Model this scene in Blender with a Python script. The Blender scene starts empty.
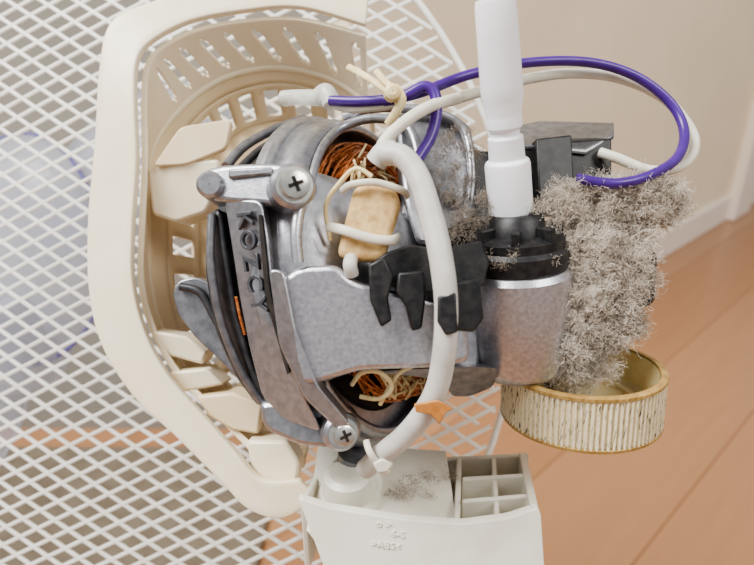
import bpy, bmesh, math, random
from mathutils import Vector, Matrix, Euler, noise
random.seed(7)
D=600.0; K=0.0003; TH=math.radians(24)
CAMH=0.55
cam_loc=Vector((0,0,CAMH))
camR=Euler((math.pi/2-TH,0,0)).to_matrix()
def toW(v): return cam_loc+camR@(v*K)
def vv(px,py,w=0.0):
    s=(D-w)/D
    return Vector(((px-377)*s,(282-py)*s,w-D))
UP=Vector((0,math.cos(TH),math.sin(TH)))
FW=Vector((0,math.sin(TH),-math.cos(TH)))
def G(px,py):
    d=camR@Vector((px-377,282-py,-D)); t=-CAMH/d.z
    return cam_loc+d*t
# ---------------- materials
def lin(c): return tuple(((x/255)/12.92 if x/255<=0.04045 else ((x/255+0.055)/1.055)**2.4) for x in c)+(1,)
def mat(name,c1,c2=None,rough=0.5,metal=0.0,scale=300,bump=0.0,bscale=800,detail=4,trans=0.0,alpha=1.0,lo=0.35,hi=0.65,sss=0.0,stretch=None):
    m=bpy.data.materials.new(name); m.use_nodes=True
    nt=m.node_tree; b=nt.nodes["Principled BSDF"]
    b.inputs["Roughness"].default_value=rough; b.inputs["Metallic"].default_value=metal
    b.inputs["Base Color"].default_value=lin(c1)
    tc=nt.nodes.new("ShaderNodeTexCoord"); src=tc.outputs["Object"]
    if stretch:
        mp=nt.nodes.new("ShaderNodeMapping"); mp.inputs["Scale"].default_value=stretch
        nt.links.new(src,mp.inputs[0]); src=mp.outputs[0]
    if c2:
        n=nt.nodes.new("ShaderNodeTexNoise"); n.inputs["Scale"].default_value=scale; n.inputs["Detail"].default_value=detail
        r=nt.nodes.new("ShaderNodeValToRGB"); r.color_ramp.elements[0].position=lo; r.color_ramp.elements[1].position=hi
        r.color_ramp.elements[0].color=lin(c1); r.color_ramp.elements[1].color=lin(c2)
        nt.links.new(src,n.inputs["Vector"]); nt.links.new(n.outputs["Fac"],r.inputs[0]); nt.links.new(r.outputs[0],b.inputs["Base Color"])
    if bump>0:
        n2=nt.nodes.new("ShaderNodeTexNoise"); n2.inputs["Scale"].default_value=bscale; n2.inputs["Detail"].default_value=5
        bp=nt.nodes.new("ShaderNodeBump"); bp.inputs["Strength"].default_value=bump; bp.inputs["Distance"].default_value=0.0003
        nt.links.new(src,n2.inputs["Vector"]); nt.links.new(n2.outputs["Fac"],bp.inputs["Height"]); nt.links.new(bp.outputs[0],b.inputs["Normal"])
    if trans: b.inputs["Transmission Weight"].default_value=trans
    if alpha<1: b.inputs["Alpha"].default_value=alpha
    if sss:
        b.inputs["Subsurface Weight"].default_value=sss; b.inputs["Subsurface Scale"].default_value=0.003
    return m
M_alu=mat("cast_aluminium",(162,162,166),(184,184,188),0.36,0.88,scale=450,bump=0.16,bscale=1500)
M_aluD=mat("cast_aluminium_dull",(130,130,134),(156,155,158),0.40,0.84,scale=350,bump=0.2,bscale=1500)
M_aluB=mat("cast_aluminium_bright",(182,180,185),(206,204,207),0.37,0.84,scale=900,bump=0.24,bscale=1300)
M_lam=mat("stator_laminations",(74,74,78),(102,101,102),0.4,0.8,scale=200,bump=0.15)
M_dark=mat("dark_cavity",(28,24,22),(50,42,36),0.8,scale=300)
M_blk=mat("black_plastic",(18,18,21),(46,44,43),0.45,scale=400,bump=0.15)
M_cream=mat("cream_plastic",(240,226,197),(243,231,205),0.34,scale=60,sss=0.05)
M_creamShade=mat("cream_plastic_shaded",(224,203,168),(230,211,178),0.42,scale=80)  # cowl cream made browner, interior shade put into the colour
M_base=mat("ivory_plastic",(232,228,214),(224,218,202),0.36,scale=90,bump=0.03)
M_white=mat("white_nylon",(250,250,252),(246,246,249),0.35,scale=100,sss=0.1)
M_cable=mat("white_cable",(212,208,201),(194,190,182),0.45,scale=150)
M_wire=mat("offwhite_wire",(228,223,207),(216,209,190),0.45,scale=200)
M_purple=mat("purple_wire",(72,36,122),(80,44,134),0.32,scale=200)
M_cop=mat("copper_winding",(176,96,52),(222,152,98),0.38,0.4,scale=900)
M_org=mat("orange_fibre",(206,144,82),(186,120,60),0.6,scale=500)
M_tape=mat("paper_tape",(224,192,138),(188,152,100),0.7,scale=350,bump=0.8,bscale=500)
M_thread=mat("yellow_thread",(238,222,178),(226,202,150),0.6,scale=300)
M_gear=mat("aged_nylon_gear",(244,228,186),(230,208,156),0.28,scale=180,sss=0.3)
M_grease=mat("gear_grease_teeth",(236,224,192),(76,64,46),0.36,scale=150,lo=0.56,hi=0.68,stretch=(16,16,1.1))
M_rim=mat("yellowed_gear_rim",(184,152,94),(154,120,68),0.4,scale=300)
M_dust=mat("dust_lint",(196,185,171),(222,212,199),0.95,scale=120)
M_dustD=mat("dust_lint_dark",(154,142,128),(180,168,154),0.95,scale=120)
M_dustc=mat("dust_core",(140,129,116),(186,175,161),1.0,scale=400,bump=1.0,bscale=1500)
M_mesh=mat("mesh_white_enamel",(238,235,227),(228,224,214),0.4,scale=100)
M_screw=mat("zinc_screw",(196,194,188),(216,214,206),0.28,0.9,scale=400)
M_text=mat("raised_letter_metal",(96,96,101),(116,116,120),0.4,0.85,scale=400)
M_blade=mat("translucent_blade",(222,226,238),(206,212,230),0.15,scale=20,alpha=0.45)
M_bladeE=mat("blade_edge_violet",(116,110,194),(146,142,214),0.25,scale=30,alpha=0.6)
M_sleeve=mat("clear_sleeve",(232,230,220),None,0.2,alpha=0.6)

# ---------------- object helpers
roots={}
def root(name,at=None):
    e=bpy.data.objects.new(name,None); e.empty_display_size=0.01
    bpy.context.scene.collection.objects.link(e); roots[name]=e
    if at is not None: e.location=toW(at)
    return e
def finish(name,verts,faces,m,parent,smooth=35,bevel=0,bseg=2,solid=0,sub=0,raw=False,mats=None,fm=None):
    me=bpy.data.meshes.new(name)
    loc=parent.location if parent else Vector((0,0,0))
    me.from_pydata([(v if raw else toW(v))-loc for v in verts],[],faces); 
    bm=bmesh.new(); bm.from_mesh(me); bmesh.ops.recalc_face_normals(bm,faces=bm.faces); bm.to_mesh(me); bm.free()
    me.materials.append(m)
    if mats:
        for x in mats: me.materials.append(x)
        for i,p in enumerate(me.polygons): p.material_index=fm[i]
    if smooth:
        for p in me.polygons: p.use_smooth=True
        me.set_sharp_from_angle(angle=math.radians(smooth))
    o=bpy.data.objects.new(name,me); bpy.context.scene.collection.objects.link(o)
    if parent: o.parent=parent
    if solid:
        s=o.modifiers.new("t",'SOLIDIFY'); s.thickness=solid*K; s.offset=0
    if bevel:
        b=o.modifiers.new("b",'BEVEL'); b.width=bevel*K; b.segments=bseg; b.limit_method='ANGLE'; b.angle_limit=math.radians(35)
    if sub:
        s=o.modifiers.new("s",'SUBSURF'); s.levels=sub; s.render_levels=sub
    return o
def slab(name,outline,m,parent,w=0,t=30,ext=None,bevel=3,smooth=30,bseg=2,rnd=0):
    P=[vv(p[0],p[1],p[2] if len(p)>2 else w) for p in outline]
    if rnd:
        Q=[]
        n=len(P)
        for i in range(n):
            a,b,c=P[i-1],P[i],P[(i+1)%n]
            da=(a-b); dc=(c-b); r=min(rnd,da.length*0.45,dc.length*0.45)
            p0=b+da.normalized()*r; p2=b+dc.normalized()*r
            for k in range(5):
                s=k/4; Q.append(p0*(1-s)**2+b*2*s*(1-s)+p2*s*s)
        P=Q
    e=Vector((0,0,-t)) if ext is None else ext
    n=len(P); V=P+[p+e for p in P]
    F=[list(range(n)),list(range(2*n-1,n-1,-1))]+[[i,(i+1)%n,(i+1)%n+n,i+n] for i in range(n)]
    return finish(name,V,F,m,parent,smooth=smooth,bevel=bevel,bseg=bseg)
def cr(P,n):
    out=[];m=len(P)
    for i in range(m-1):
        p0=P[max(i-1,0)];p1=P[i];p2=P[i+1];p3=P[min(i+2,m-1)]
        for k in range(n):
            t=k/n
            out.append(0.5*((2*p1)+(p2-p0)*t+(2*p0-5*p1+4*p2-p3)*t*t+(3*p1-p0-3*p2+p3)*t**3))
    out.append(P[-1].copy()); return out
def sweep(P,r,seg=8,flat=None,rf=None,up=None):
    V=[];F=[];n=len(P)
    T=(P[1]-P[0]).normalized()
    N=(up if up is not None else (Vector((0,0,1)) if abs(T.z)<0.9 else Vector((1,0,0))))
    N=(N-T*N.dot(T)).normalized()
    for i,p in enumerate(P):
        T=(P[min(i+1,n-1)]-P[max(i-1,0)]).normalized()
        N=(N-T*N.dot(T)); 
        if N.length<1e-6: N=T.orthogonal()
        N.normalize(); B=T.cross(N)
        rr=rf(i/(n-1)) if rf else r
        for k in range(seg):
            a=2*math.pi*k/seg
            V.append(p+N*math.cos(a)*rr*(flat if flat else 1)+B*math.sin(a)*rr)
    for i in range(n-1):
        for k in range(seg):
            F.append([i*seg+k,i*seg+(k+1)%seg,(i+1)*seg+(k+1)%seg,(i+1)*seg+k])
    F.append(list(range(seg))); F.append([ (n-1)*seg+k for k in range(seg)])
    return V,F
def tube(name,pts,r,m,parent,seg=12,sub=8,flat=None,rf=None):
    P=cr([vv(*p) for p in pts],sub)
    V,F=sweep(P,r,seg,flat,rf)
    return finish(name,V,F,m,parent,smooth=60)
def multi(name,lst,m,parent,seg=6):
    V=[];F=[]
    for P,r in lst:
        v,f=sweep(P,r,seg); o=len(V); V+=v; F+=[[i+o for i in q] for q in f]
    return finish(name,V,F,m,parent,smooth=60)
def basis(axis,e1=None):
    a=axis.normalized()
    if e1 is None: e1=Vector((0,0,1))
    e1=(e1-a*e1.dot(a)).normalized(); return a,e1,a.cross(e1)
def lathe(name,c,axis,prof,m,parent,seg=64,phi=(0,360),e1=None,skip=None,smooth=30,bevel=0,solid=0,rmod=None,close=False,mats=None,fmf=None,caps=False):
    a,e1,e2=basis(axis,e1)
    full=abs(phi[1]-phi[0])>=359.9
    ns=seg if full else seg+1
    V=[];F=[];fm=[]
    for j,(r,h) in enumerate(prof):
        for k in range(ns):
            ph=math.radians(phi[0]+(phi[1]-phi[0])*k/seg)
            rr=r if rmod is None else rmod(r,j,k)
            V.append(c+a*h+(e1*math.cos(ph)+e2*math.sin(ph))*rr)
    npf=len(prof)
    rng=npf if close else npf-1
    for j in range(rng):
        for k in range(seg):
            k2=(k+1)%ns; j2=(j+1)%npf
            if skip and skip(j,phi[0]+(phi[1]-phi[0])*(k+0.5)/seg): continue
            F.append([j*ns+k,j*ns+k2,j2*ns+k2,j2*ns+k]); fm.append(fmf(j) if fmf else 0)
    if close and not full:
        F.append([j*ns for j in range(npf)]);F.append([j*ns+ns-1 for j in range(npf)]); fm+=[0,0]
    if caps:
        F.append([k for k in range(ns)]); F.append([(npf-1)*ns+k for k in range(ns)]); fm+=[0,0]
    return finish(name,V,F,m,parent,smooth=smooth,bevel=bevel,solid=solid,mats=mats,fm=fm if mats else None)
def loft(name,secs,m,parent,nu=8,nv=4,solid=6,skip=None,smooth=40,bevel=0):
    S=[cr([vv(*p) for p in s],nu) for s in secs]
    n=len(S[0]); cols=[cr([s[i] for s in S],nv) for i in range(n)]
    mN=len(cols[0]); V=[p for c in cols for p in c]; F=[]
    for i in range(n-1):
        for j in range(mN-1):
            if skip and skip(i,j,n-1,mN-1): continue
            F.append([i*mN+j,i*mN+j+1,(i+1)*mN+j+1,(i+1)*mN+j])
    return finish(name,V,F,m,parent,smooth=smooth,solid=solid,bevel=bevel)

# =============== ROOM
pA=G(754,200); pB=G(640,268)
d=(pA-pB); d.z=0; d.normalize(); nrm=Vector((d.y,-d.x,0))
if nrm.y>0: nrm=-nrm
ang=math.atan2(d.y,d.x)
def boxw(name,c,dx,dy,z0,z1,m,bev=0):
    V=[]
    for z in (z0,z1):
        for (i,j) in ((dx[0],dy[0]),(dx[1],dy[0]),(dx[1],dy[1]),(dx[0],dy[1])):
            p=c+d*i+nrm*j; V.append(Vector((p.x,p.y,z)))
    F=[[0,1,2,3],[4,5,6,7],[0,1,5,4],[1,2,6,5],[2,3,7,6],[3,0,4,7]]
    o=finish(name,V,F,m,None,smooth=0,raw=True)
    if bev:
        b=o.modifiers.new("b",'BEVEL'); b.width=bev
    return o
c0=Vector((pB.x,pB.y,0))
mf=bpy.data.materials.new("wood_floor"); mf.use_nodes=True; nt=mf.node_tree; b=nt.nodes["Principled BSDF"]
tc=nt.nodes.new("ShaderNodeTexCoord"); mp=nt.nodes.new("ShaderNodeMapping"); mp.inputs["Rotation"].default_value=(0,0,-ang)
br=nt.nodes.new("ShaderNodeTexBrick"); br.inputs["Scale"].default_value=1.0; br.inputs["Brick Width"].default_value=3.5; br.inputs["Row Height"].default_value=0.15
br.inputs["Mortar Size"].default_value=0.0012; br.inputs["Color1"].default_value=lin((180,136,100)); br.inputs["Color2"].default_value=lin((170,124,89)); br.inputs["Mortar"].default_value=lin((136,94,66))
nz=nt.nodes.new("ShaderNodeTexNoise"); nz.inputs["Scale"].default_value=6; nz.inputs["Detail"].default_value=6; mp2=nt.nodes.new("ShaderNodeMapping"); mp2.inputs["Scale"].default_value=(1,12,1)
nt.links.new(tc.outputs["Object"],mp.inputs[0]); nt.links.new(mp.outputs[0],br.inputs[0]); nt.links.new(mp.outputs[0],mp2.inputs[0]); nt.links.new(mp2.outputs[0],nz.inputs["Vector"])
mx=nt.nodes.new("ShaderNodeMix"); mx.data_type='RGBA'; mx.blend_type='MULTIPLY'; mx.inputs[0].default_value=0.16
nt.links.new(br.outputs[0],mx.inputs[6]); nt.links.new(nz.outputs["Fac"],mx.inputs[7]); nt.links.new(mx.outputs[2],b.inputs["Base Color"]); b.inputs["Roughness"].default_value=0.26
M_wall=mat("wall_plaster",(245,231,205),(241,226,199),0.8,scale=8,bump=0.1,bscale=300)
M_wallShade=mat("wall_plaster_shaded",(150,145,136),(140,135,126),0.8,scale=8)  # shade on the left wall put into this grey
M_bb=mat("baseboard_paint",(246,234,221),None,0.5)
M_floorShade=mat("grey_brown_floor_shade",(122,110,94),(108,96,80),0.95,scale=40,bump=0.5)  # grey-brown colour standing for weaker light on the left floor
# corner where the cream wall meets the left wall, painted grey for its shade
def pxof(P):
    q=camR.transposed()@(P-cam_loc); return 377+D*q.x/(-q.z)
sc_=0.0
while sc_>-2.0 and pxof(c0+d*sc_+Vector((0,0,0.6)))>350: sc_-=0.005
Pc=c0+d*sc_
boxw("floor",c0,(-4.5,3.0),(-3.0,4.5),-0.05,0,mf)
boxw("wall_back",c0,(sc_,1.5),(-0.12,0),0,2.6,M_wall)
boxw("baseboard_back",c0,(sc_,1.5),(0,0.012),0,0.075,M_bb,0.003)
gt=G(722,219); s0=(gt-pB).dot(d)
boxw("trim_1",c0,(s0,s0+0.14),(0,0.03),0,2.3,M_bb,0.004)
FB=[[0,1,2,3],[4,5,6,7],[0,1,5,4],[1,2,6,5],[2,3,7,6],[3,0,4,7]]
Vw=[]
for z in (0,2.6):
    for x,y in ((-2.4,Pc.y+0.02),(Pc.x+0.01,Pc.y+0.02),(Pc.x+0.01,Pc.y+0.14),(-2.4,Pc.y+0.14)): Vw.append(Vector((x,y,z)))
finish("wall_left",Vw,FB,M_wallShade,None,smooth=0,raw=True)
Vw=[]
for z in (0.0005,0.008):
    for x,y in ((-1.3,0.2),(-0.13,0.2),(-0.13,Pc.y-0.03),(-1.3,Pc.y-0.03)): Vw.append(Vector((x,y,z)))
finish("floor_shade_sheet",Vw,FB,M_floorShade,None,smooth=0,raw=True)  # added sheet, stands in for the dimly lit floor at left
print("corner",Pc)

# =============== ELECTRIC FAN MOTOR
AX=Vector((0.885,0.19,0.42)).normalized()
EL=Vector((-1,0,0))
Cf=vv(358,277,-90)
mo=root("electric_fan_motor",Cf)
a_,e1_,e2_=basis(AX,EL)
SG=1 if e2_.y>0 else -1
def ph(p): return p*SG
def onface(p,r,h):
    q=math.radians(ph(p)); return Cf+a_*h+(e1_*math.cos(q)+e2_*math.sin(q))*r
R=188
lam=[]
nl=26
for i in range(nl):
    h=-70+i*2.3; lam+= [(163,h),(164,h+0.3),(164,h+1.9),(163,h+2.2)]
lathe("stator_core",Cf,AX,[(60,-70)]+lam+[(60,-10)],M_lam,mo,seg=96,e1=EL,smooth=20)
tube("stator_arch",[(226,166,10),(244,146,-20),(272,130,-60),(304,118,-100)],5,M_aluD,mo)
tube("stator_arch_b",[(240,168,14),(262,148,-20),(292,132,-60),(318,122,-90)],4,M_lam,mo)
lst=[]
for k in range(60):
    r0=random.uniform(100,140); h0=random.uniform(-100,-72); p0=random.uniform(-180,180)
    lst.append(([onface(p0+50*i/8,r0,h0+3*math.sin(i)) for i in range(9)],1.6))
multi("front_coil",lst,M_cop,mo,seg=5)
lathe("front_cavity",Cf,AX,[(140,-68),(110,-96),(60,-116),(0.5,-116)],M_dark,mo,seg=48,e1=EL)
lathe("rear_bell_flange",Cf,AX,[(150,-14),(R-4,-14),(R,-10),(R,0),(R-5,6),(150,6)],M_alu,mo,seg=96,e1=EL,close=True,bevel=1.5)
prof=[(R-11,4),(R-15,22),(R-24,36),(R-36,48),(R-52,62),(R-70,74),(R-90,85),(R-110,92),(R-134,98),(10,100)]
def sk(j,p):
    p=p*SG
    while p>180:p-=360
    while p<-180:p+=360
    if 2<=j<=6:
        if 12<p<128: return True
    if 1<=j<=6:
        if -142<p<-56: return True
    return False
lathe("rear_bell_dome",Cf,AX,prof,M_alu,mo,seg=120,e1=EL,skip=sk,solid=8,smooth=40)
def arc(p0,p1,r,h,n=24): return [onface(p0+(p1-p0)*i/n,r,h) for i in range(n+1)]
multi("rear_bell_ribs",[(arc(-142,150,R-14,16,60),4.5),(arc(8,132,R-26,40,40),4.5)],M_alu,mo,seg=10)
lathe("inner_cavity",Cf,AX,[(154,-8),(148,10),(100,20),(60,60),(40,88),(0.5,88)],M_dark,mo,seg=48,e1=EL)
lst=[]
for k in range(460):
    r0=random.uniform(84,146); h0=14+30*math.sin(math.pi*min(1,max(0,(r0-76)/80)))+random.uniform(-8,4)
    p0=random.choice([random.uniform(5,100),random.uniform(-160,-60)]); L=random.uniform(20,45)
    P=[]
    for i in range(9):
        s=i/8; P.append(onface(p0+L*s,r0+random.uniform(-0.7,0.7)+6*math.sin(k+s*2),h0+8*math.sin(math.pi*s)))
    lst.append((P,1.25))
multi("copper_coil",lst,M_cop,mo,seg=5)
lst=[]
for k in range(36):
    pc=random.choice([random.uniform(20,125),random.uniform(-135,-60)]); r0=random.uniform(95,140)
    P=[onface(pc+random.uniform(-9,9),r0+random.uniform(-16,16),random.uniform(46,64)) for i in range(5)]
    lst.append((cr(P,6),1.3))
multi("binding_threads",lst,M_thread,mo,seg=6)
slab("front_bell_arm",[(224,198,74),(262,200,88),(268,236,94),(272,280,96),(284,336,92),(300,388,84),(322,432,62),(286,420,56),(262,396,58),(250,350,66),(240,300,72),(232,248,74)],M_alu,mo,t=56,bevel=5,rnd=8,bseg=3)
slab("front_bell_arm_groove",[(258,214,92),(262,214,92),(270,290,98),(290,372,91),(287,374,90),(265,296,96)],M_dark,mo,t=10,bevel=0.5)
slab("front_bell_ring_arm",[(206,212,44),(220,206,54),(226,250,54),(236,310,48),(252,366,40),(270,402,34),(258,408,24),(234,376,24),(214,330,30),(204,270,36)],M_lam,mo,t=34,bevel=5,rnd=8,bseg=3)
tube("front_bell_ring_rib",[(212,214,54),(211,262,54),(221,320,46),(241,370,36),(262,402,28)],4,M_aluD,mo)
tube("coil_glint",[(236,296,46),(240,316,46),(245,334,42)],1.5,M_cop,mo)
def text(name,s,m,parent,pos,xdir,ydir,size,ex):
    cu=bpy.data.curves.new(name,'FONT'); cu.body=s; cu.size=size*K; cu.extrude=ex*K; cu.bevel_depth=0.3*K; cu.space_character=1.15
    cu.align_x='CENTER'; cu.align_y='CENTER'
    o=bpy.data.objects.new(name,cu); bpy.context.scene.collection.objects.link(o); cu.materials.append(m)
    X=(camR@xdir).normalized(); Y=(camR@ydir); Y=(Y-X*Y.dot(X)).normalized(); Z=X.cross(Y)
    Mx=Matrix((X,Y,Z)).transposed().to_4x4(); Mx.translation=toW(pos)-parent.location
    o.parent=parent; o.matrix_local=Mx; return o
for i,(ch,x,y) in enumerate((("K",245,219),("O",248,240),("Z",251,262),("C",255,283),("Y",259,304))):
    w=74+(x-230)*0.5+2
    text("letter_%d"%(i+1),ch,M_text,mo,vv(x,y,w+1),Vector((0.15,-1,0)),Vector((1,0.12,0.5)),22,1.8)
def screw(nm,px,py,w,r):
    c=vv(px,py,w); axs=Vector((0.30,0.0,0.95)).normalized()
    lathe(nm+"_boss",c-axs*26,axs,[(r+5,-40),(r+6,0),(r+6,22),(r+3,26),(r*0.6,26)],M_alu,mo,seg=32,caps=True)
    lathe(nm+"_washer",c,axs,[(r+2,0),(r+2,2.5),(2,2.5)],M_screw,mo,seg=32)
    a,e1,e2=basis(axs,Vector((1,0.4,0)))
    lathe(nm+"_head",c+axs*2.5,axs,[(r-1,0),(r-1,4),(r-2,6),(r*0.6,7),(0.5,7.2)],M_screw,mo,seg=32)
    V=[];F=[]
    for (u,v) in ((e1,e2),(e2,e1)):
        o=len(V); L=r*0.5; t=r*0.12
        for z in (4,10.2):
            for (i,j) in ((-L,-t),(L,-t),(L,t),(-L,t)): V.append(c+axs*z+u*i+v*j)
        F+=[[o+q for q in f] for f in FB]
    finish(nm+"_cross_recess",V,F,M_dark,mo,smooth=0)
screw("screw_top",294,185,108,13)
screw("screw_bottom",343,433,70,11)
slab("top_lug_plate",[(202,178,70),(206,168,70),(222,164,74),(262,162,82),(306,164,90),(314,182,92),(306,202,92),(288,208,90),(262,204,86),(225,202,78),(208,198,72)],M_alu,mo,t=56,bevel=5,rnd=8,bseg=3)
slab("top_lug_ridge",[(228,168,80),(272,166,88),(272,174,88),(228,178,80)],M_aluD,mo,t=10,bevel=2)
lathe("lug_pin",vv(210,184,78),Vector((0.1,0,1)),[(12,-60),(12,0),(9,4),(0.5,4)],M_alu,mo,seg=28)
slab("bottom_lug_plate",[(258,402),(300,400),(352,416),(362,436),(350,450),(300,446),(264,430)],M_alu,mo,w=46,t=50,bevel=5,rnd=8)
slab("bearing_strut",[(172,292),(178,280),(196,276),(222,288),(236,318),(250,360),(262,392),(246,388),(222,362),(196,338),(178,315)],M_aluD,mo,w=10,t=22,bevel=4,rnd=6)
tube("bearing_strut_rib",[(180,286,14),(200,292,14),(214,316,14),(236,356,14),(256,386,14)],4,M_lam,mo)
slab("mid_plate",[(278,280,94),(300,266,98),(338,264,100),(352,280,100),(392,290,96),(440,302,90),(468,322,82),(470,362,76),(430,368,84),(360,370,94),(322,382,92),(302,386,90),(288,350,94)],M_aluB,mo,t=86,bevel=5,rnd=8,bseg=3)
slab("mid_plate_ridge",[(268,268,102),(284,270,104),(296,330,104),(318,386,98),(350,424,80),(338,430,76),(304,398,90),(279,345,98)],M_alu,mo,t=30,bevel=4,rnd=6)
tube("bell_vertical_rib",[(300,206,94),(296,232,98),(298,262,98)],5,M_aluB,mo)
slab("upper_casting",[(396,112,-40),(430,108,-44),(470,122,-44),(478,160,-30),(476,215,-10),(440,240,10),(418,246,20),(404,200,10),(398,150,-10)],M_aluD,mo,t=60,bevel=5,rnd=10)
slab("dark_gap_block",[(420,150,-30),(506,150,-40),(510,250,-20),(478,290,0),(420,260,0)],M_blk,mo,t=40,bevel=3)  # black block added to close the gap where pale background showed
tube("upper_casting_rib",[(345,116,-60),(374,108,-40),(404,108,-30),(436,112,-34),(464,130,-34),(472,176,-20),(466,220,0)],5,M_alu,mo)
tube("upper_casting_rib_b",[(320,150,10),(340,128,-20),(372,118,-24),(404,124,-20),(416,146,-4),(420,180,6)],5,M_alu,mo)
slab("lower_casting",[(352,372,70),(470,366,66),(498,368,40),(494,386,30),(470,396,24),(452,396,30),(446,380,46),(400,374,60)],M_aluD,mo,t=50,bevel=4,rnd=6)
S1=Vector((-0.08,0.95,0.30)).normalized()
gb=vv(517,362,-14)
lathe("gearbox_housing",gb,S1,[(30,-8),(44,-4),(50,2),(52,8),(54,60),(54,98),(50,104),(20,104)],M_aluB,mo,seg=64,caps=True,bevel=1)
slab("gearbox_web",[(440,286,40),(480,270,30),(480,368,24),(440,366,40)],M_alu,mo,t=60,bevel=4)
slab("gearbox_right",[(540,262,0),(600,250,-20),(640,262,-30),(640,330,-40),(600,366,-40),(548,372,-10)],M_aluD,mo,t=50,bevel=5,rnd=10)
lathe("gear_axle",vv(560,395,-40),S1,[(16,-30),(16,40)],M_aluD,mo,seg=32,caps=True)
lathe("gearbox_black_cap",gb+S1*103,S1,[(48,0),(50,3),(50,18),(46,22),(46,30),(30,34),(26,48),(22,52),(0.5,52)],M_blk,mo,seg=48)
slab("gearbox_black_shroud",[(520,236,36),(560,226,20),(600,232,0),(606,262,0),(566,272,30),(524,276,50)],M_blk,mo,t=40,bevel=3)
for i in range(7):
    an=math.radians(-150+i*48); a,e1,e2=basis(S1,Vector((1,0,0)))
    c=gb+S1*132+(e1*math.cos(an)+e2*math.sin(an))*36
    V=[]
    u=(e1*math.cos(an)+e2*math.sin(an)); v=S1.cross(u)
    for z in (-6,14):
        for (x,y) in ((-8,-4),(8,-4),(8,4),(-8,4)): V.append(c+S1*z+u*x+v*y)
    finish("cap_tooth_%d"%i,V,FB,M_blk,mo,smooth=0,bevel=1.5)
slab("black_bracket_bar",[(372,262,100),(386,252,100),(410,244,98),(440,248,94),(482,240,80),(490,262,76),(484,286,82),(440,294,94),(400,290,100),(380,280,102)],M_blk,mo,t=34,bevel=2)
slab("black_clip_left",[(368,264,106),(384,256,106),(394,276,106),(388,298,106),(392,320,106),(381,327,106),(370,300,106)],M_blk,mo,t=30,bevel=2)
slab("black_clip_mid",[(398,272,108),(424,270,108),(426,296,108),(422,328,108),(412,331,108),(406,306,108),(396,292,108)],M_blk,mo,t=30,bevel=2)
slab("black_clip_right",[(452,282,130),(480,278,118),(484,318,118),(474,332,120),(454,330,130)],M_blk,mo,t=34,bevel=2)
slab("black_clip_tooth",[(438,296,136),(456,292,136),(458,332,136),(446,335,136),(438,322,136)],M_blk,mo,t=14,bevel=1.5)
slab("terminal_box",[(506,146,-20),(612,138,-30),(612,176,-30),(570,196,-20),(508,198,-10)],M_blk,mo,ext=FW*70,bevel=2)
slab("terminal_box_lid",[(498,142,-18),(586,150,-20),(614,134,-34),(614,122,-60),(540,120,-84),(510,126,-70)],M_aluD,mo,ext=-S1*5,bevel=1.5)
slab("black_bracket_rear",[(536,138,-6),(572,134,-8),(574,180,-4),(584,196,2),(576,214,6),(540,214,12)],M_blk,mo,t=24,bevel=2)
slab("black_side_arm",[(618,246,-34),(648,240,-36),(658,256,-36),(656,300,-36),(646,308,-36),(632,304,-36),(628,268,-36)],M_blk,mo,t=26,bevel=3,rnd=6)
lathe("side_arm_hole",vv(645,290,-34),Vector((0,0,1)),[(6,0),(6,1.5),(3,1.5)],M_aluD,mo,seg=20)
slab("taped_splice",[(354,186,98),(372,180,100),(396,188,100),(402,204,100),(392,236,100),(384,262,98),(356,260,96),(336,256,94),(346,216,96)],M_tape,mo,t=34,bevel=9,rnd=8,bseg=4)
tube("splice_tie_upper",[(342,190,92),(352,184,104),(376,182,106),(402,190,102),(408,196,90)],3,M_wire,mo,flat=0.6)
tube("splice_tie_lower",[(328,226,88),(345,230,102),(370,238,104),(392,240,100),(398,236,88)],4.2,M_wire,mo,flat=0.6)
lathe("splice_tie_head",vv(384,240,106),Vector((0,0,1)),[(7,-6),(7,4),(4,6),(0.5,6)],M_wire,mo,seg=16)
tube("thread_loop",[(330,240,76),(326,205,80),(340,182,86),(356,168,90),(372,176,92)],2,M_thread,mo)
tube("thread_loop_low",[(352,384,60),(362,372,76),(380,372,76),(392,386,70),(380,398,60),(360,396,54)],2.2,M_thread,mo)
tube("thread_loop_low_b",[(380,404,56),(400,372,70),(430,364,70),(440,380,60)],2.0,M_thread,mo)
tube("coil_lead",[(352,256,88),(350,264,100),(352,274,96)],6,M_cable,mo)

# =============== SHAFT
sb=vv(511,212,28); st=vv(492,-40,110); sa=(st-sb); L=sa.length
sh=root("white_oscillation_rod",sb)
f=lambda y:(212-y)/252*L
lathe("rod",sb,sa,[(14,-14),(19,-2),(21,2),(21,f(158)),(20,f(154)),(16.5,f(151)),(16,f(128)),(13,f(126)),(13,f(121)),(16,f(118)),(16,f(108)),(15.5,f(104)),(18.4,f(88)),(18.6,f(76)),(17.8,f(30)),(17.2,f(-2)),(16,f(-7)),(0.5,f(-7))],M_white,sh,seg=48,smooth=25,bevel=0.6)

# =============== GEAR
gc=vv(579,409,-30)
ge=root("nylon_gear_wheel",gc)
SG2=Vector((-0.03,0.95,0.25)).normalized()
NT=96
H=50; RG=79.5
lathe("gear_teeth",gc,SG2,[(RG-4,-4),(RG,-2),(RG,H-4),(RG-3,H-3)],M_grease,ge,seg=NT*4,rmod=lambda r,j,k:(r+(1.3 if k%4<2 else -1.5) if j in (1,2) else r),smooth=20)
lathe("gear_rim_top",gc,SG2,[(RG-2,H-4),(RG+1.2,H-3),(RG+1.2,H),(RG-2,H+1.5),(RG-5,H+1),(RG-6,H-3)],M_rim,ge,seg=168,rmod=lambda r,j,k:r+(0.9 if k%2 and r>RG-4 else 0))
lathe("gear_rim_bottom",gc,SG2,[(RG-6,-6),(RG+0.5,-5),(RG+1,-2),(RG-1,-1)],M_rim,ge,seg=168,rmod=lambda r,j,k:r+(0.7 if k%2 else 0))
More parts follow.
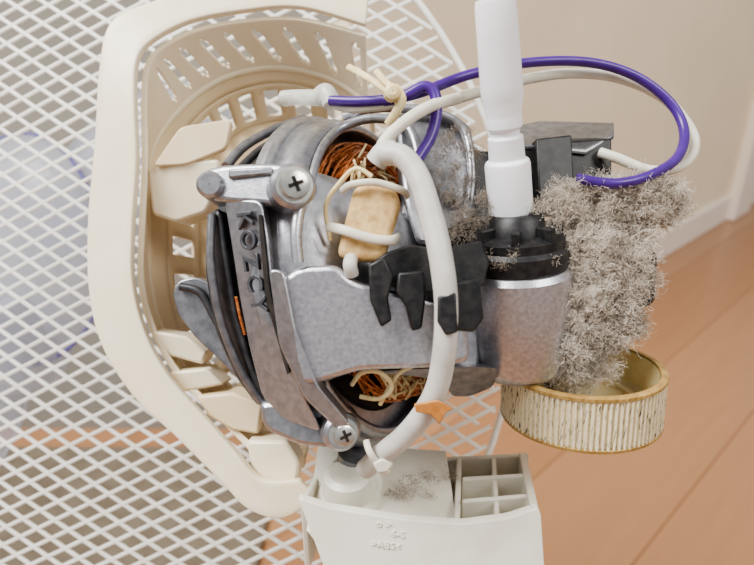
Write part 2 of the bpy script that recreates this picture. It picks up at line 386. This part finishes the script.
lathe("gear_inner",gc,SG2,[(RG-6,H-1),(RG-9,16),(RG-14,12),(60,12),(58,16),(52,16),(50,12),(0.5,12)],M_gear,ge,seg=96)
lathe("gear_bottom",gc,SG2,[(RG-6,-6),(0.5,-6)],M_gear,ge,seg=96)

# =============== COWL
co=root("motor_cowl",vv(120,250,-110))
A=[(372,-40,-150),(300,-34,-150),(225,-18,-142),(150,4,-128),(112,24,-118),(101,70,-112),(97,140,-108),(90,220,-104),(91,290,-98),(104,345,-90),(135,395,-80),(180,438,-68),(222,480,-56),(250,508,-50),(284,516,-48),(316,496,-46)]
B=[(366,26,-140),(300,8,-140),(240,12,-134),(190,22,-124),(152,42,-112),(138,62,-104),(136,100,-98),(138,160,-94),(134,225,-90),(134,280,-86),(146,330,-80),(170,375,-72),(208,418,-62),(238,452,-52),(262,478,-46),(300,478,-44)]
Bf=[(366,34,-150),(300,18,-150),(242,20,-144),(194,30,-134),(160,48,-124),(147,66,-118),(144,102,-114),(145,160,-112),(142,225,-108),(141,280,-104),(152,326,-98),(176,370,-92),(214,410,-84),(246,442,-76),(270,466,-68),(300,468,-60)]
loft("cowl_rim",[A,B],M_cream,co,nu=8,nv=4,solid=9,smooth=50,bevel=2)
C=[(368,102,-215),(332,78,-215),(282,66,-210),(236,72,-205),(200,90,-200),(172,116,-190),(152,146,-182),(145,182,-176),(146,225,-170),(148,282,-166),(160,330,-160),(186,372,-150),(222,408,-140),(254,438,-130),(276,458,-120),(304,462,-110)]
def sks(i,j,n,m):
    if i<92:
        q=i%10
        if q in (3,4,5) and 4<=j<=m-5: return True
        if q==4 and (j==3 or j==m-4): return True
    return False
loft("cowl_slotted_wall",[Bf,[tuple((b[k]+c[k])/2 for k in range(3)) for b,c in zip(Bf,C)],C],M_cream,co,nu=18,nv=8,solid=7,skip=sks,smooth=50,bevel=1)
tube("cowl_inner_lip",C,6,M_cream,co,sub=6)
C2=[(374,118,-228),(334,94,-228),(284,82,-224),(242,88,-220),(210,104,-214),(186,128,-206),(170,154,-198),(166,186,-194),(166,225,-190),(168,282,-186),(178,326,-180),(202,362,-172),(234,396,-164),(262,424,-156),(284,444,-148),(308,450,-140)]
E=[(376,150,-270),(336,130,-270),(290,120,-268),(252,126,-264),(226,142,-260),(210,162,-256),(202,186,-252),(200,206,-250),(198,235,-246),(200,282,-244),(210,318,-240),(230,346,-236),(256,376,-230),(278,400,-224),(296,418,-218),(314,430,-210)]
def sk2(i,j,n,m):
    return i%4 in (1,2) and 2<=j<=m-3
loft("cowl_inner_step",[C,C2],M_creamShade,co,nu=6,nv=3,solid=5)
loft("cowl_inner_wall",[C2,[tuple((b[k]+c[k])/2 for k in range(3)) for b,c in zip(C2,E)],E],M_creamShade,co,nu=6,nv=5,solid=5,skip=sk2)
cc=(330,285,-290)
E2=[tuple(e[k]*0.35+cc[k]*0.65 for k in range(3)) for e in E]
loft("cowl_floor",[E,E2],M_creamShade,co,nu=6,nv=3,solid=5)
slab("cowl_block_upper",[(146,168,-118),(176,162,-112),(218,158,-118),(222,178,-118),(206,212,-120),(176,222,-122),(152,214,-124)],M_cream,co,t=50,bevel=4,rnd=6)
slab("cowl_fin_a",[(152,166,-106),(180,126,-112),(232,118,-124),(226,148,-118),(186,164,-110)],M_creamShade,co,t=12,bevel=3,rnd=8)
slab("cowl_fin_b",[(150,330,-96),(186,336,-92),(206,352,-92),(202,364,-94),(170,356,-96)],M_cream,co,t=44,bevel=3)
slab("cowl_fin_c",[(168,372,-88),(206,368,-84),(224,384,-86),(182,392,-88)],M_cream,co,t=44,bevel=3)
slab("cowl_fin_d",[(196,396,-80),(232,392,-76),(262,404,-70),(258,434,-70),(232,430,-74),(208,416,-78)],M_creamShade,co,t=44,bevel=3)
slab("cowl_fin_e",[(246,440,-60),(286,440,-54),(300,462,-50),(296,488,-50),(262,486,-54),(250,464,-58)],M_cream,co,t=40,bevel=4,rnd=6)
lathe("cowl_rivet",vv(262,488,-42),Vector((0,0,1)),[(7,-4),(7,1),(4,3),(0.5,3)],M_creamShade,co,seg=20)

# =============== MESH GUARD
gu=root("wire_mesh_guard",vv(100,280,-310))
GC=(30,290); GR=488
def surf(x,y):
    p=vv(x,y,-300)
    dx=(x-240)/300; dy=(y-290)/300
    return p+Vector((0,0,1))*(-22*(dx*dx+dy*dy)+dx*18)
lst=[]
def clipline(x0,y0,dx,dy):
    run=[]
    t=-900
    while t<900:
        x=x0+dx*t;y=y0+dy*t
        ok=(x-GC[0])**2+(y-GC[1])**2<GR*GR and x>-140 and -110<y<680
        if ok: run.append(surf(x,y))
        elif run:
            if len(run)>2: lst.append((run,0))
            run=[]
        t+=22
    if len(run)>2: lst.append((run,0))
l1=math.hypot(1,0.66); l2=math.hypot(1,-0.5)
for i in range(-45,45):
    clipline(240+i*35.0,290,1/l1,0.66/l1)
    clipline(240+i*35.0,290,1/l2,-0.5/l2)
V=[];F=[]
for P,_ in lst:
    v,f=sweep(P,3.2,6,flat=0.8,up=Vector((0,0,1))); o=len(V); V+=v; F+=[[i+o for i in q] for q in f]
finish("mesh_strands",V,F,M_mesh,gu,smooth=60)
rim=[surf(GC[0]+GR*math.cos(t*math.pi/60),GC[1]+GR*math.sin(t*math.pi/60)) for t in range(-26,27)]
multi("mesh_rim_wire",[(rim,5)],M_mesh,gu,seg=10)

# =============== FAN BLADE
fb=root("fan_blade_rotor",vv(40,300,-430))
hc=vv(20,345,-440)
lathe("rotor_hub",hc,AX,[(75,-60),(82,-50),(84,20),(76,34),(40,40),(0.5,40)],M_blade,fb,seg=64)
def petal(nm,cx,cy,rx,ry,rot,w,em):
    pts=[];n=48
    for k in range(n):
        t=2*math.pi*k/n
        x=rx*math.cos(t)*(1+0.18*math.sin(t)); y=ry*math.sin(t)
        pts.append((x*math.cos(rot)-y*math.sin(rot),x*math.sin(rot)+y*math.cos(rot)))
    V=[vv(cx,cy,w)];F=[]
    for s in (0.35,0.7,1.0):
        for (X,Y) in pts: V.append(vv(cx+X*s,cy+Y*s,w-40*s*s+0.25*X*s))
    for k in range(n):
        F.append([0,1+k,1+(k+1)%n])
        for q in (0,1): F.append([1+q*n+k,1+q*n+(k+1)%n,1+(q+1)*n+(k+1)%n,1+(q+1)*n+k])
    finish(nm,V,F,M_blade,fb,solid=3)
    P=[V[1+2*n+k%n] for k in range(n+1)]
    v,f=sweep(P,3.4,8); finish(nm+"_edge",v,f,em,fb,smooth=60)
petal("blade_1",14,250,92,118,0.15,-430,M_bladeE)
petal("blade_2",130,170,120,60,-0.8,-450,M_blade)
petal("blade_3",-90,420,100,140,0.9,-440,M_blade)

# =============== WIRES
pc=root("power_cable",vv(430,300,100))
tube("cable_sheath",[(384,154,96),(402,156,104),(418,176,112),(430,212,120),(440,252,126),(446,300,126),(445,344,120),(438,384,108),(424,412,96),(404,436,82),(384,452,64),(366,468,30)],9.6,M_cable,pc,seg=20)
tube("cable_cut_end",[(376,162,92),(384,152,96),(394,152,98)],9.5,M_cable,pc,seg=20)
tube("cable_lead_white",[(378,162,92),(384,142,92),(404,122,86),(430,106,70),(458,98,40)],5.4,M_wire,pc)
slab("orange_tag",[(414,404,116),(438,400,120),(454,408,114),(446,412,116),(440,424,112),(430,414,116),(416,412,116)],M_org,pc,t=4,bevel=1)
pw=root("purple_wire",vv(600,100,0))
tube("wire_long",[(330,100,20),(360,101,30),(396,98,40),(426,90,44),(470,74,30),(530,62,0),(590,62,-20),(636,76,-30),(670,102,-30),(684,130,-20),(678,156,0),(652,174,24),(616,183,34),(576,178,28)],5.0,M_purple,pw,seg=14)
tube("wire_short",[(384,100,50),(404,96,56),(424,86,58),(435,94,60),(436,116,62),(430,138,66),(418,158,72),(410,172,76)],5.2,M_purple,pw,seg=14)
ww=root("white_wire",vv(600,110,0))
tube("wire",[(430,106,30),(470,94,18),(520,80,-10),(570,73,-30),(620,78,-44),(664,98,-50),(690,128,-46),(694,150,-30),(680,166,-10),(650,170,-6),(618,158,-14),(600,152,-24)],5.4,M_wire,ww,seg=14)
tube("wire_lead",[(320,98,0),(350,108,20),(396,104,36)],4.5,M_wire,ww)
tube("insulating_sleeve",[(283,98,-20),(300,97,-10),(334,98,16)],8,M_sleeve,ww,seg=16)
tube("sleeve_end",[(318,98,4),(326,92,12),(332,104,16)],9,M_sleeve,ww,seg=16)
ct=root("cable_tie",vv(390,100,60))
tube("tie_tail",[(348,66,40),(366,76,54),(384,88,64),(396,98,66)],3.2,M_thread,ct,flat=0.5)
tube("tie_tail_b",[(376,70,60),(384,80,66),(394,90,68),(398,104,62)],3.2,M_thread,ct,flat=0.5)
tube("tie_loop",[(394,86,70),(402,98,72),(396,112,66),(388,124,60)],4,M_thread,ct,flat=0.5)
lathe("tie_head",vv(392,92,72),Vector((0.1,0,1)),[(7,-7),(7,4),(4,6),(0.5,6)],M_thread,ct,seg=12)
ct2=root("cable_tie.001",vv(378,462,60))
tube("tie_loop",[(366,440,70),(370,452,76),(380,466,70),(388,472,60)],3,M_wire,ct2,flat=0.6)
slab("tie_head",[(372,462,76),(384,458,76),(394,464,74),(388,472,74),(378,474,76)],M_wire,ct2,t=8,bevel=2)

# =============== STAND HEAD
bs=root("fan_stand",vv(430,540,20))
bw=30
frontw=[(298,498),(330,508),(400,519),(462,524),(508,518),(538,508),(541,514),(548,620),(345,640),(325,570)]
slab("head_front",[(p[0],p[1],bw) for p in frontw],M_base,bs,ext=FW*8,bevel=2,rnd=4)
slab("head_body",[(320,580,bw-4),(536,580,bw-4),(544,660,bw-4),(345,660,bw-4)],M_base,bs,ext=FW*140,bevel=3)
def wall(nm,p,q,th=6,hh=90,m=None):
    a=vv(*p); b_=vv(*q); dd=(b_-a); side=dd.cross(UP).normalized()*th
    V=[a,b_,b_+side,a+side]; V=V+[x-UP*hh for x in V]
    finish(nm,V,FB,m or M_base,bs,smooth=0,bevel=1.5)
bk=-100
wall("head_back_wall",(318,462,bk),(528,452,bk))
wall("head_left_wall",(300,499,bw),(322,462,bk))
wall("head_right_wall",(526,452,bk),(539,508,bw),8)
wall("head_divider_long",(462,456,bk),(460,524,bw-4),6)
wall("head_divider_mid",(496,456,bk),(500,520,bw-4),5)
wall("head_divider_cross",(462,476,-48),(530,472,-48),5)
wall("head_divider_front",(462,498,-8),(534,492,-8),5)
slab("head_tray_floor",[(306,530,bw-4),(460,540,bw-4),(460,552,bw-4),(320,548,bw-4)],M_base,bs,ext=FW*130,bevel=1)
lathe("tilt_joint",vv(348,505,-20),UP,[(34,-30),(34,10),(30,16),(26,18),(24,40),(18,44),(0.5,44)],M_base,bs,seg=40)
lathe("tilt_joint_collar",vv(352,470,-30),Vector((0.2,1,0.3)),[(20,-10),(22,-8),(22,2),(18,6),(18,20),(0.5,20)],M_aluD,bs,seg=40)
slab("tilt_joint_arm",[(330,474,-10),(350,462,-10),(376,466,-10),(384,484,-10),(376,504,-6),(336,504,-6)],M_base,bs,t=40,bevel=4,rnd=6)
for i,(s,x,y) in enumerate((("o >",384,520),("6-S",398,530),(">ABS<",386,541))):
    text("mould_mark_%d"%i,s,M_base,bs,vv(x,y+4,bw+0.6),Vector((1,-0.12,0)),Vector((0,1,0)),9,0.4)
lathe("tilt_knob",vv(462,600,bw+2),Vector((0,0,1)),[(44,-6),(44,4),(40,10),(20,13),(0.5,13)],M_base,bs,seg=64)
lathe("tilt_knob_groove",vv(462,600,bw+1),Vector((0,0,1)),[(48,-4),(48,1),(44,1)],M_dark,bs,seg=64)
cp=toW(vv(440,640,-40))
def wl(nm,prof,cx,cy,m):
    V=[];F=[];n=48
    for (r,z) in prof:
        for k in range(n): V.append(Vector((cx+r*math.cos(2*math.pi*k/n),cy+r*math.sin(2*math.pi*k/n),z))-bs.location)
    for j in range(len(prof)-1):
        for k in range(n): F.append([j*n+k,j*n+(k+1)%n,(j+1)*n+(k+1)%n,(j+1)*n+k])
    F.append(list(range(n)));F.append([(len(prof)-1)*n+k for k in range(n)])
    V=[v+bs.location for v in V]
    finish(nm,V,F,m,bs,raw=True)
wl("stand_column",[(0.016,0.01),(0.016,cp.z+0.012)],cp.x,cp.y,M_base)
wl("stand_foot",[(0.13,0.0),(0.135,0.006),(0.13,0.014),(0.05,0.024),(0.022,0.04),(0.016,0.05)],cp.x,cp.y,M_base)

# =============== DUST
du=root("dust_clump",vv(620,240,0))
def tuft(V,F,c,dr,n,Lr,r=0.23,spread=0.9,curl=0.7):
    for k in range(n):
        dd=(dr+Vector((random.gauss(0,1),random.gauss(0,1),random.gauss(0,1)))*spread).normalized()
        L=random.uniform(0.3,1)*Lr; p=c+Vector((random.gauss(0,3),random.gauss(0,3),random.gauss(0,3)))
        P=[p]
        for s in range(4):
            dd=(dd+Vector((random.gauss(0,1),random.gauss(0,1),random.gauss(0,1)))*curl).normalized()
            P.append(P[-1]+dd*L/4)
        v,f=sweep(P,r,3,rf=lambda t:r*(1-0.4*t)); o=len(V); V+=v; F+=[[i+o for i in q] for q in f[:-2]]
clusters=[ # px,py,w,rx,ry,rz,tufts,len,dark
(592,205,10,42,28,22,105,13,0),(632,205,0,48,34,26,125,15,0),(580,250,22,38,36,22,120,13,0),(616,270,10,38,43,24,120,13,0),(598,322,10,34,36,22,100,13,0),(566,345,22,26,28,16,70,12,0),(656,202,-8,30,24,18,50,15,0),(582,300,28,30,36,16,90,13,0),(570,374,10,24,14,12,34,13,0),(630,322,0,12,18,12,20,14,0),(596,366,4,22,12,12,24,14,0),(560,200,34,18,20,10,30,10,0),
(458,165,0,22,36,10,60,8,1),(480,208,30,24,14,10,30,8,1),(545,215,34,22,12,10,40,9,0),(462,225,30,18,14,8,24,6,1),(640,190,-20,30,18,14,34,13,0),(415,486,-20,26,14,6,14,6,1),(440,470,-50,20,10,6,8,6,1),(515,258,64,34,6,6,8,5,1)]
VA={0:([],[]),1:([],[])}; CV=[];CF=[]
for (px,py,w,rx,ry,rz,nt_,Ln,dk) in clusters:
    c=vv(px,py,w); V,F=VA[dk]
    for k in range(nt_):
        u=Vector((random.gauss(0,1),random.gauss(0,1),abs(random.gauss(0,1)))).normalized()
        p=c+Vector((u.x*rx,u.y*ry,u.z*rz))*random.uniform(0.7,1.08)
        tuft(V,F,p,u+Vector((0,0,0.2)),30,Ln*random.uniform(0.5,1.4))
    if dk or ry<15: continue
    bm=bmesh.new(); bmesh.ops.create_icosphere(bm,subdivisions=5,radius=1)
    o=len(CV)
    for v in bm.verts:
        q=v.co; nn=0.82+0.4*noise.noise(q*2.2+Vector((px,py,0)))+0.25*noise.noise(q*6+Vector((px,0,py)))+0.18*noise.noise(q*16+Vector((px,0,py)))
        CV.append(c+Vector((q.x*rx,q.y*ry,q.z*rz))*nn*0.88)
    CF+=[[vt.index+o for vt in f_.verts] for f_ in bm.faces]; bm.free()
finish("lint_fibres",VA[0][0],VA[0][1],M_dust,du,smooth=0)
finish("lint_fibres_grimy",VA[1][0],VA[1][1],M_dustD,du,smooth=0)
finish("lint_core",CV,CF,M_dustc,du,smooth=80)

# =============== LIGHT / WORLD / CAMERA
wd=bpy.data.worlds.new("World"); bpy.context.scene.world=wd; wd.use_nodes=True
bg=wd.node_tree.nodes["Background"]; bg.inputs[0].default_value=(0.95,0.97,1.0,1); bg.inputs[1].default_value=0.5
def area(nm,loc,tgt,sz,pw_,col):
    l=bpy.data.lights.new(nm,'AREA'); l.shape='RECTANGLE'; l.size=sz[0]; l.size_y=sz[1]; l.energy=pw_; l.color=col
    o=bpy.data.objects.new(nm,l); o.location=loc; o.rotation_euler=(Vector(tgt)-Vector(loc)).to_track_quat('-Z','Y').to_euler()
    bpy.context.scene.collection.objects.link(o)
area("window_daylight",(-0.9,-0.1,1.8),(0,0.2,0.45),(0.8,0.9),50,(1,1,0.99))
area("wall_fill",(1.2,-0.6,1.9),(0.3,1.1,0.5),(0.8,0.8),22,(1,0.97,0.92))  # added fill lamp to brighten the back wall, no source seen
cam=bpy.data.cameras.new("camera"); co_=bpy.data.objects.new("camera",cam); bpy.context.scene.collection.objects.link(co_)
co_.location=cam_loc; co_.rotation_euler=(math.pi/2-TH,0,0)
cam.sensor_width=36; cam.lens=36*D/754; cam.clip_start=0.005
cam.dof.use_dof=True; cam.dof.focus_distance=(D-20)*K; cam.dof.aperture_fstop=14
bpy.context.scene.camera=co_
try: bpy.context.scene.view_settings.look='AgX - Medium High Contrast'
except Exception as ex: print(ex)
